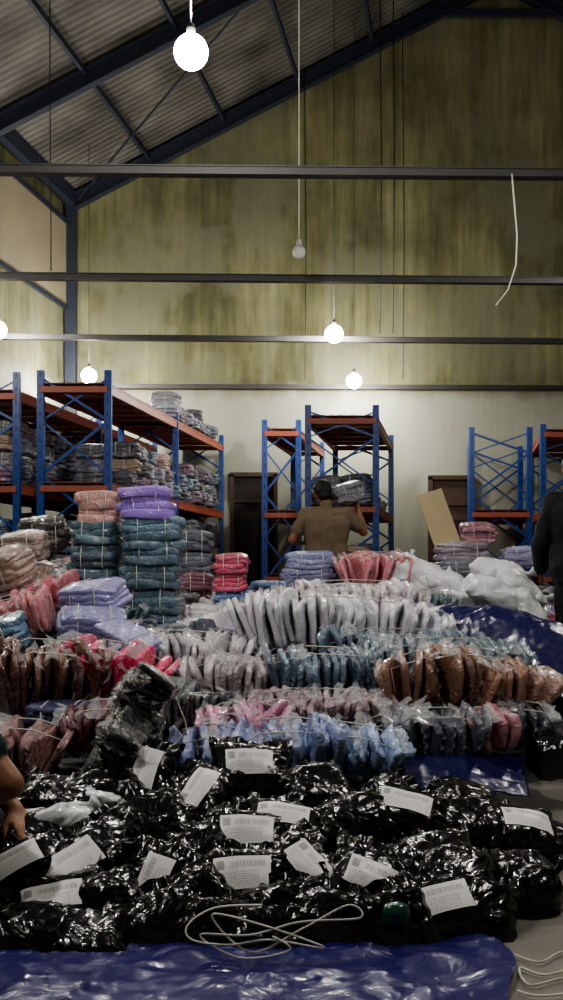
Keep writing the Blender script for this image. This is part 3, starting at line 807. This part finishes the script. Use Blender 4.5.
def string(name, pts, r=.003):
    P = [Vector(p) for p in pts]; out = []
    for i in range(len(P) - 1):
        p0 = P[max(i - 1, 0)]; p1 = P[i]; p2 = P[i + 1]; p3 = P[min(i + 2, len(P) - 1)]
        for k in range(7):
            t = k / 7
            out.append(.5 * ((2 * p1) + (-p0 + p2) * t + (2 * p0 - 5 * p1 + 4 * p2 - p3) * t * t + (-p0 + 3 * p1 - 3 * p2 + p3) * t ** 3))
    mb = MB(); mb.tube(out, r, 0, 5); return mb
pts = [S(b, el, y) for b, el, y in [(262, 905, 2.58), (215, 908, 2.58), (188, 925, 2.55), (192, 940, 2.53), (230, 945, 2.53), (270, 940, 2.53), (325, 948, 2.53), (262, 925, 2.54), (212, 915, 2.56),
       (250, 952, 2.53), (300, 930, 2.54), (348, 905, 2.58), (360, 918, 2.56), (300, 922, 2.55), (250, 935, 2.53), (200, 935, 2.54), (240, 958, 2.52), (290, 950, 2.52), (270, 935, 2.53)]]
string('w', pts).obj('white_packing_string', [WHITECORD])
pts = [S(b, el, 1000 / (el - 572) * .99) for b, el in [(515, 955), (540, 962), (562, 952), (575, 965), (545, 975), (520, 968), (530, 985), (565, 978), (580, 990), (540, 996), (515, 990)]]
string('w', pts, .003).obj('white_packing_string', [WHITECORD])
pts = [S(b, el, 3.45) for b, el in [(188, 655), (186, 680), (178, 700), (186, 730), (165, 752)]]
string('w', pts).obj('raffia_tie', [RAFFIA])

# ------------------------------------------------------------------ people
def capsule(mb, a, b, ra, rb):
    a = Vector(a); b = Vector(b); d = b - a; L = d.length
    if L < 1e-5: d = Vector((0, 0, 1)); L = 1e-5
    d.normalize(); pts = []; rs = []
    for t in (-1, -.92, -.7, -.38, 0): pts.append(a + d * (ra * t)); rs.append(ra * math.sqrt(max(0.0004, 1 - t * t)))
    for t in (.25, .5, .75): pts.append(a.lerp(b, t)); rs.append(ra + (rb - ra) * t)
    for t in (0, .38, .7, .92, 1): pts.append(b + d * (rb * t)); rs.append(rb * math.sqrt(max(0.0004, 1 - t * t)))
    mb.tube(pts, rs, 0, 14)

def human(name, loc, yaw, J, mats, hair_len=.0, voxel=.008, long_sleeve=False):
    J = {k: Vector(v) for k, v in J.items()}
    pr = []
    def c(a, b, ra, rb, m): pr.append((Vector(a), Vector(b), ra, rb, m))
    hl, hr, sl, sr = J['hipL'], J['hipR'], J['shL'], J['shR']
    mid = (hl + hr) / 2; ch = (sl + sr) / 2
    c(hl, hr, .11, .11, 2)
    for s_, h_ in ((sl, hl), (sr, hr)):
        inn = s_.lerp(ch, .38) + (mid - ch).normalized() * .1
        hh = h_ + (ch - mid).normalized() * .04
        w = hh.lerp(inn, .5).lerp(mid.lerp(ch, .5), .12)
        c(hh, w, .118, .1, 1); c(w, inn, .1, .112, 1)
        c(inn, s_, .09, .065, 1)
    c(mid.lerp(ch, .2), ch + (mid - ch).normalized() * .1, .11, .12, 1)
    c(sl, sr, .062, .062, 1)
    nk = J['neck']; hd = J['head']; f = J['face'].normalized(); up = (hd - nk).normalized()
    side = f.cross(up).normalized()
    c(ch + up * .02, nk, .07, .055, 1); c(nk, hd - up * .04, .055, .055, 0)
    c(hd + up * .015 - f * .012, hd + up * .03, .088, .086, 0)
    c(hd - up * .03 + f * .02, hd - up * .085 + f * .045, .068, .032, 0)
    c(hd - up * .01 + f * .088, hd - up * .035 + f * .104, .011, .015, 0)
    c(hd + up * .018 + f * .083 - side * .035, hd + up * .018 + f * .083 + side * .035, .012, .012, 0)
    c(hd - up * .062 + f * .082 - side * .016, hd - up * .062 + f * .082 + side * .016, .009, .009, 0)
    for s in (-1, 1): c(hd + side * s * .086 + up * .012 - f * .008, hd + side * s * .084 - up * .022, .016, .011, 0)
    c(hd + up * .045 - f * .022, hd + up * .05 + f * .02, .09, .078, 3)
    c(hd + up * .0 - f * .045, hd - up * (.03 + hair_len) - f * .045, .078, .06, 3)
    def limb(sh, el, wr, side_):
        c(sh, el, .055, .043, 0); c(sh, sh.lerp(el, .62), .068, .062, 1)
        c(el, wr, .043, .028, 0); c(el.lerp(wr, .1), el.lerp(wr, .4), .043, .044, 0)
        if long_sleeve: c(sh, el, .066, .056, 1); c(el, el.lerp(wr, .9), .055, .042, 1)
        d = (wr - el).normalized(); pn = J.get('palm' + side_, Vector((0, -1, 0))).copy(); pn = (pn - d * pn.dot(d)).normalized()
        sd = d.cross(pn).normalized()
        if side_ == 'R': sd = -sd
        for i, (o, ln) in enumerate(((-.03, .072), (-.01, .08), (.011, .075), (.03, .058))):
            k = wr + d * (.088 - abs(o) * .15) + sd * o
            c(wr + d * .01 + sd * o * .55, k, .016, .0125, 0)
            cur = .35 + .06 * i; p = k
            for sgm, l in enumerate((.45, .32, .26)):
                a = cur * (sgm + .6)
                dd = (d * math.cos(a) + pn * math.sin(a)); q = p + dd * ln * l * 1.05; c(p, q, .0105 - .001 * sgm, .0098 - .001 * sgm, 0); p = q
        t0 = wr + d * .025 - sd * .026; t1 = t0 + (d * .6 - sd * .7 + pn * .35).normalized() * .042; t2 = t1 + (d * .9 - sd * .25 + pn * .4).normalized() * .032
        c(t0, t1, .015, .012, 0); c(t1, t2, .012, .009, 0)
    limb(sl, J['elL'], J['wrL'], 'L'); limb(sr, J['elR'], J['wrR'], 'R')
    for s_ in 'LR':
        h_, k_, a_, t_ = J['hip' + s_], J['kn' + s_], J['an' + s_], J['toe' + s_]
        c(h_, k_, .092, .062, 2); c(k_, k_.lerp(a_, .35), .06, .062, 2); c(k_.lerp(a_, .35), a_, .06, .045, 2)
        c(a_ + Vector((0, .02, -.02)), t_, .042, .032, 4)
    mb = MB()
    for a, b, ra, rb, m in pr: capsule(mb, a, b, ra, rb)
    tmp = mb.obj(name + '_tmp', [])
    md = tmp.modifiers.new('r', 'REMESH'); md.mode = 'VOXEL'; md.voxel_size = voxel; md.use_smooth_shade = True
    m2 = tmp.modifiers.new('s', 'SMOOTH'); m2.factor = .5; m2.iterations = 2
    dg = bpy.context.evaluated_depsgraph_get(); me = bpy.data.meshes.new_from_object(tmp.evaluated_get(dg))
    bpy.data.objects.remove(tmp)
    nv = len(me.vertices); co = np.empty(nv * 3); me.vertices.foreach_get('co', co); co = co.reshape(-1, 3)
    def classify(P):
        best = np.full(len(P), 1e9); lab = np.zeros(len(P), int)
        for a, b, ra, rb, m in pr:
            a = np.array(a); b = np.array(b); d_ = b - a; t = np.clip(((P - a) @ d_) / max(d_ @ d_, 1e-9), 0, 1)
            ds = np.linalg.norm(P - a - t[:, None] * d_, axis=1) - (ra + (rb - ra) * t)
            if m in (1, 3): ds = ds - .004
            w = ds < best; best[w] = ds[w]; lab[w] = m
        return lab
    lv = classify(co); cl = np.isin(lv, (1, 2))
    nr = np.empty(nv * 3); me.vertices.foreach_get('normal', nr); nr = nr.reshape(-1, 3)
    co = co + nr * (cl * (ridged(co * np.array([1, 1, .6]), 77, 16) * .02 + .006))[:, None]
    me.vertices.foreach_set('co', co.reshape(-1))
    nf = len(me.polygons); fc = np.empty(nf * 3); me.polygons.foreach_get('center', fc); fc = fc.reshape(-1, 3)
    lab = classify(fc)
    me.materials.clear()
    for m in mats: me.materials.append(m)
    me.polygons.foreach_set('material_index', lab.astype(np.int32)); me.polygons.foreach_set('use_smooth', [True] * nf); me.update()
    me.name = name
    o = bpy.data.objects.new(name, me); SCN.collection.objects.link(o); o.location = loc; o.rotation_euler = (0, 0, math.radians(yaw))
    eb = MB(); V, F = superq(12, 8, 1)
    for s in (-1, 1):
        p = np.array(hd + f * .083 + side * s * .031 + up * .002); eb.add(V * .011 + p, F, 0); eb.add(V * .006 + p + np.array(f) * .007, F, 1)
    q = eb.obj('eyes', [simple('eye_white', (225, 222, 215), .3, bump=0), simple('iris', (35, 22, 15), .2, bump=0)]); q.parent = o
    return o
SKIN = simple('skin', (128, 88, 66), .5, var=.08, bump=.03); HAIR = simple('dark_hair', (20, 17, 15), .55, scale=60, bump=.4)
SHOE = simple('dark_sandals', (35, 30, 28), .6)
TROU = simple('dark_trousers', (30, 30, 38), .8, bump=.1)
stand = dict(hipL=(.095, 0, .92), hipR=(-.095, 0, .92), shL=(.185, .01, 1.40), shR=(-.185, .01, 1.40), neck=(0, 0, 1.48), head=(0, -.02, 1.60), face=(0, -1, -.1),
             knL=(.11, -.02, .5), knR=(-.11, -.02, .5), anL=(.12, .02, .09), anR=(-.12, .02, .09), toeL=(.14, -.15, .035), toeR=(-.14, -.15, .035))
J = dict(stand); J.update(elL=(.32, .02, 1.16), wrL=(.22, -.2, 1.14), palmL=(0, 0, 1), elR=(-.36, -.05, 1.24), wrR=(-.31, -.12, 1.49), palmR=(.6, -.6, 0), head=(.02, -.05, 1.60), face=(-.1, -1, -.3))
human('man_in_brown_shirt', (.42, 9.4, .14), 184, J, [SKIN, simple('brown_shirt', (112, 98, 80), .85, bump=.15), TROU, HAIR, SHOE])
link('grey_garment_bundle', STKS[1], TRS((.64, 9.5, 1.66), 20, 0, -14, (.8, .8, .95)), lin((112, 112, 122)))
link('flattened_garment_bale', STKS[2], TRS((.42, 9.43, .0), 5, 0, 0, (1.3, 1.5, .62)), lin((90, 90, 96)))
J = dict(stand); J.update(elL=(.27, -.03, 1.12), wrL=(.26, -.2, .95), palmL=(-1, 0, 0), elR=(-.27, -.03, 1.12), wrR=(-.26, -.2, .95), palmR=(1, 0, 0), head=(0.04, -.04, 1.61), face=(.3, -1, -.25))
human('man_in_black_shirt', (1.99, 6.6, .06), 168, J, [SKIN, simple('black_shirt', (20, 21, 26), .8, bump=.15), TROU, HAIR, SHOE], long_sleeve=True)
link('flattened_garment_bale', STKS[2], TRS((1.99, 6.6, -.01), 5, 0, 0, (1.2, 1.4, .35)), lin((60, 60, 70)))
J = dict(hipL=(.1, .05, .13), hipR=(-.1, .05, .13), shL=(.19, -.06, .58), shR=(-.19, -.17, .62), neck=(0, -.09, .67), head=(0, -.07, .79), face=(0, -1, -.5),
         knL=(.36, -.26, .12), knR=(-.36, -.12, .12), anL=(-.02, -.34, .07), anR=(.06, -.22, .07), toeL=(-.16, -.32, .05), toeR=(.2, -.24, .05),
         elL=(.26, -.16, .34), wrL=(.1, -.3, .24), palmL=(0, 0, -1), elR=(-.25, -.375, .40), wrR=(-.22, -.15, .30), palmR=(0, 0, -1))
human('seated_packer', (-1.13, 3.02, .012), 90, J, [simple('skin_forearm', (150, 104, 78), .5, var=.08, bump=.03), simple('teal_shirt', (14, 54, 54), .85, bump=.15), TROU, HAIR, SHOE], voxel=.007)

# ------------------------------------------------------------------ camera, world
w = bpy.data.worlds.new('world'); SCN.world = w; w.use_nodes = True
w.node_tree.nodes['Background'].inputs[0].default_value = (.02, .022, .03, 1)
cam = bpy.data.cameras.new('camera'); co = bpy.data.objects.new('camera', cam); SCN.collection.objects.link(co)
co.location = (0, 0, 1.0); co.rotation_euler = (math.pi / 2, 0, 0)
cam.sensor_fit = 'VERTICAL'; cam.sensor_height = 36; cam.sensor_width = 24; cam.lens = 36; cam.shift_y = .072
cam.clip_start = .05; cam.clip_end = 200
SCN.camera = co
try:
    SCN.view_settings.look = 'AgX - Medium High Contrast'
except Exception:
    pass
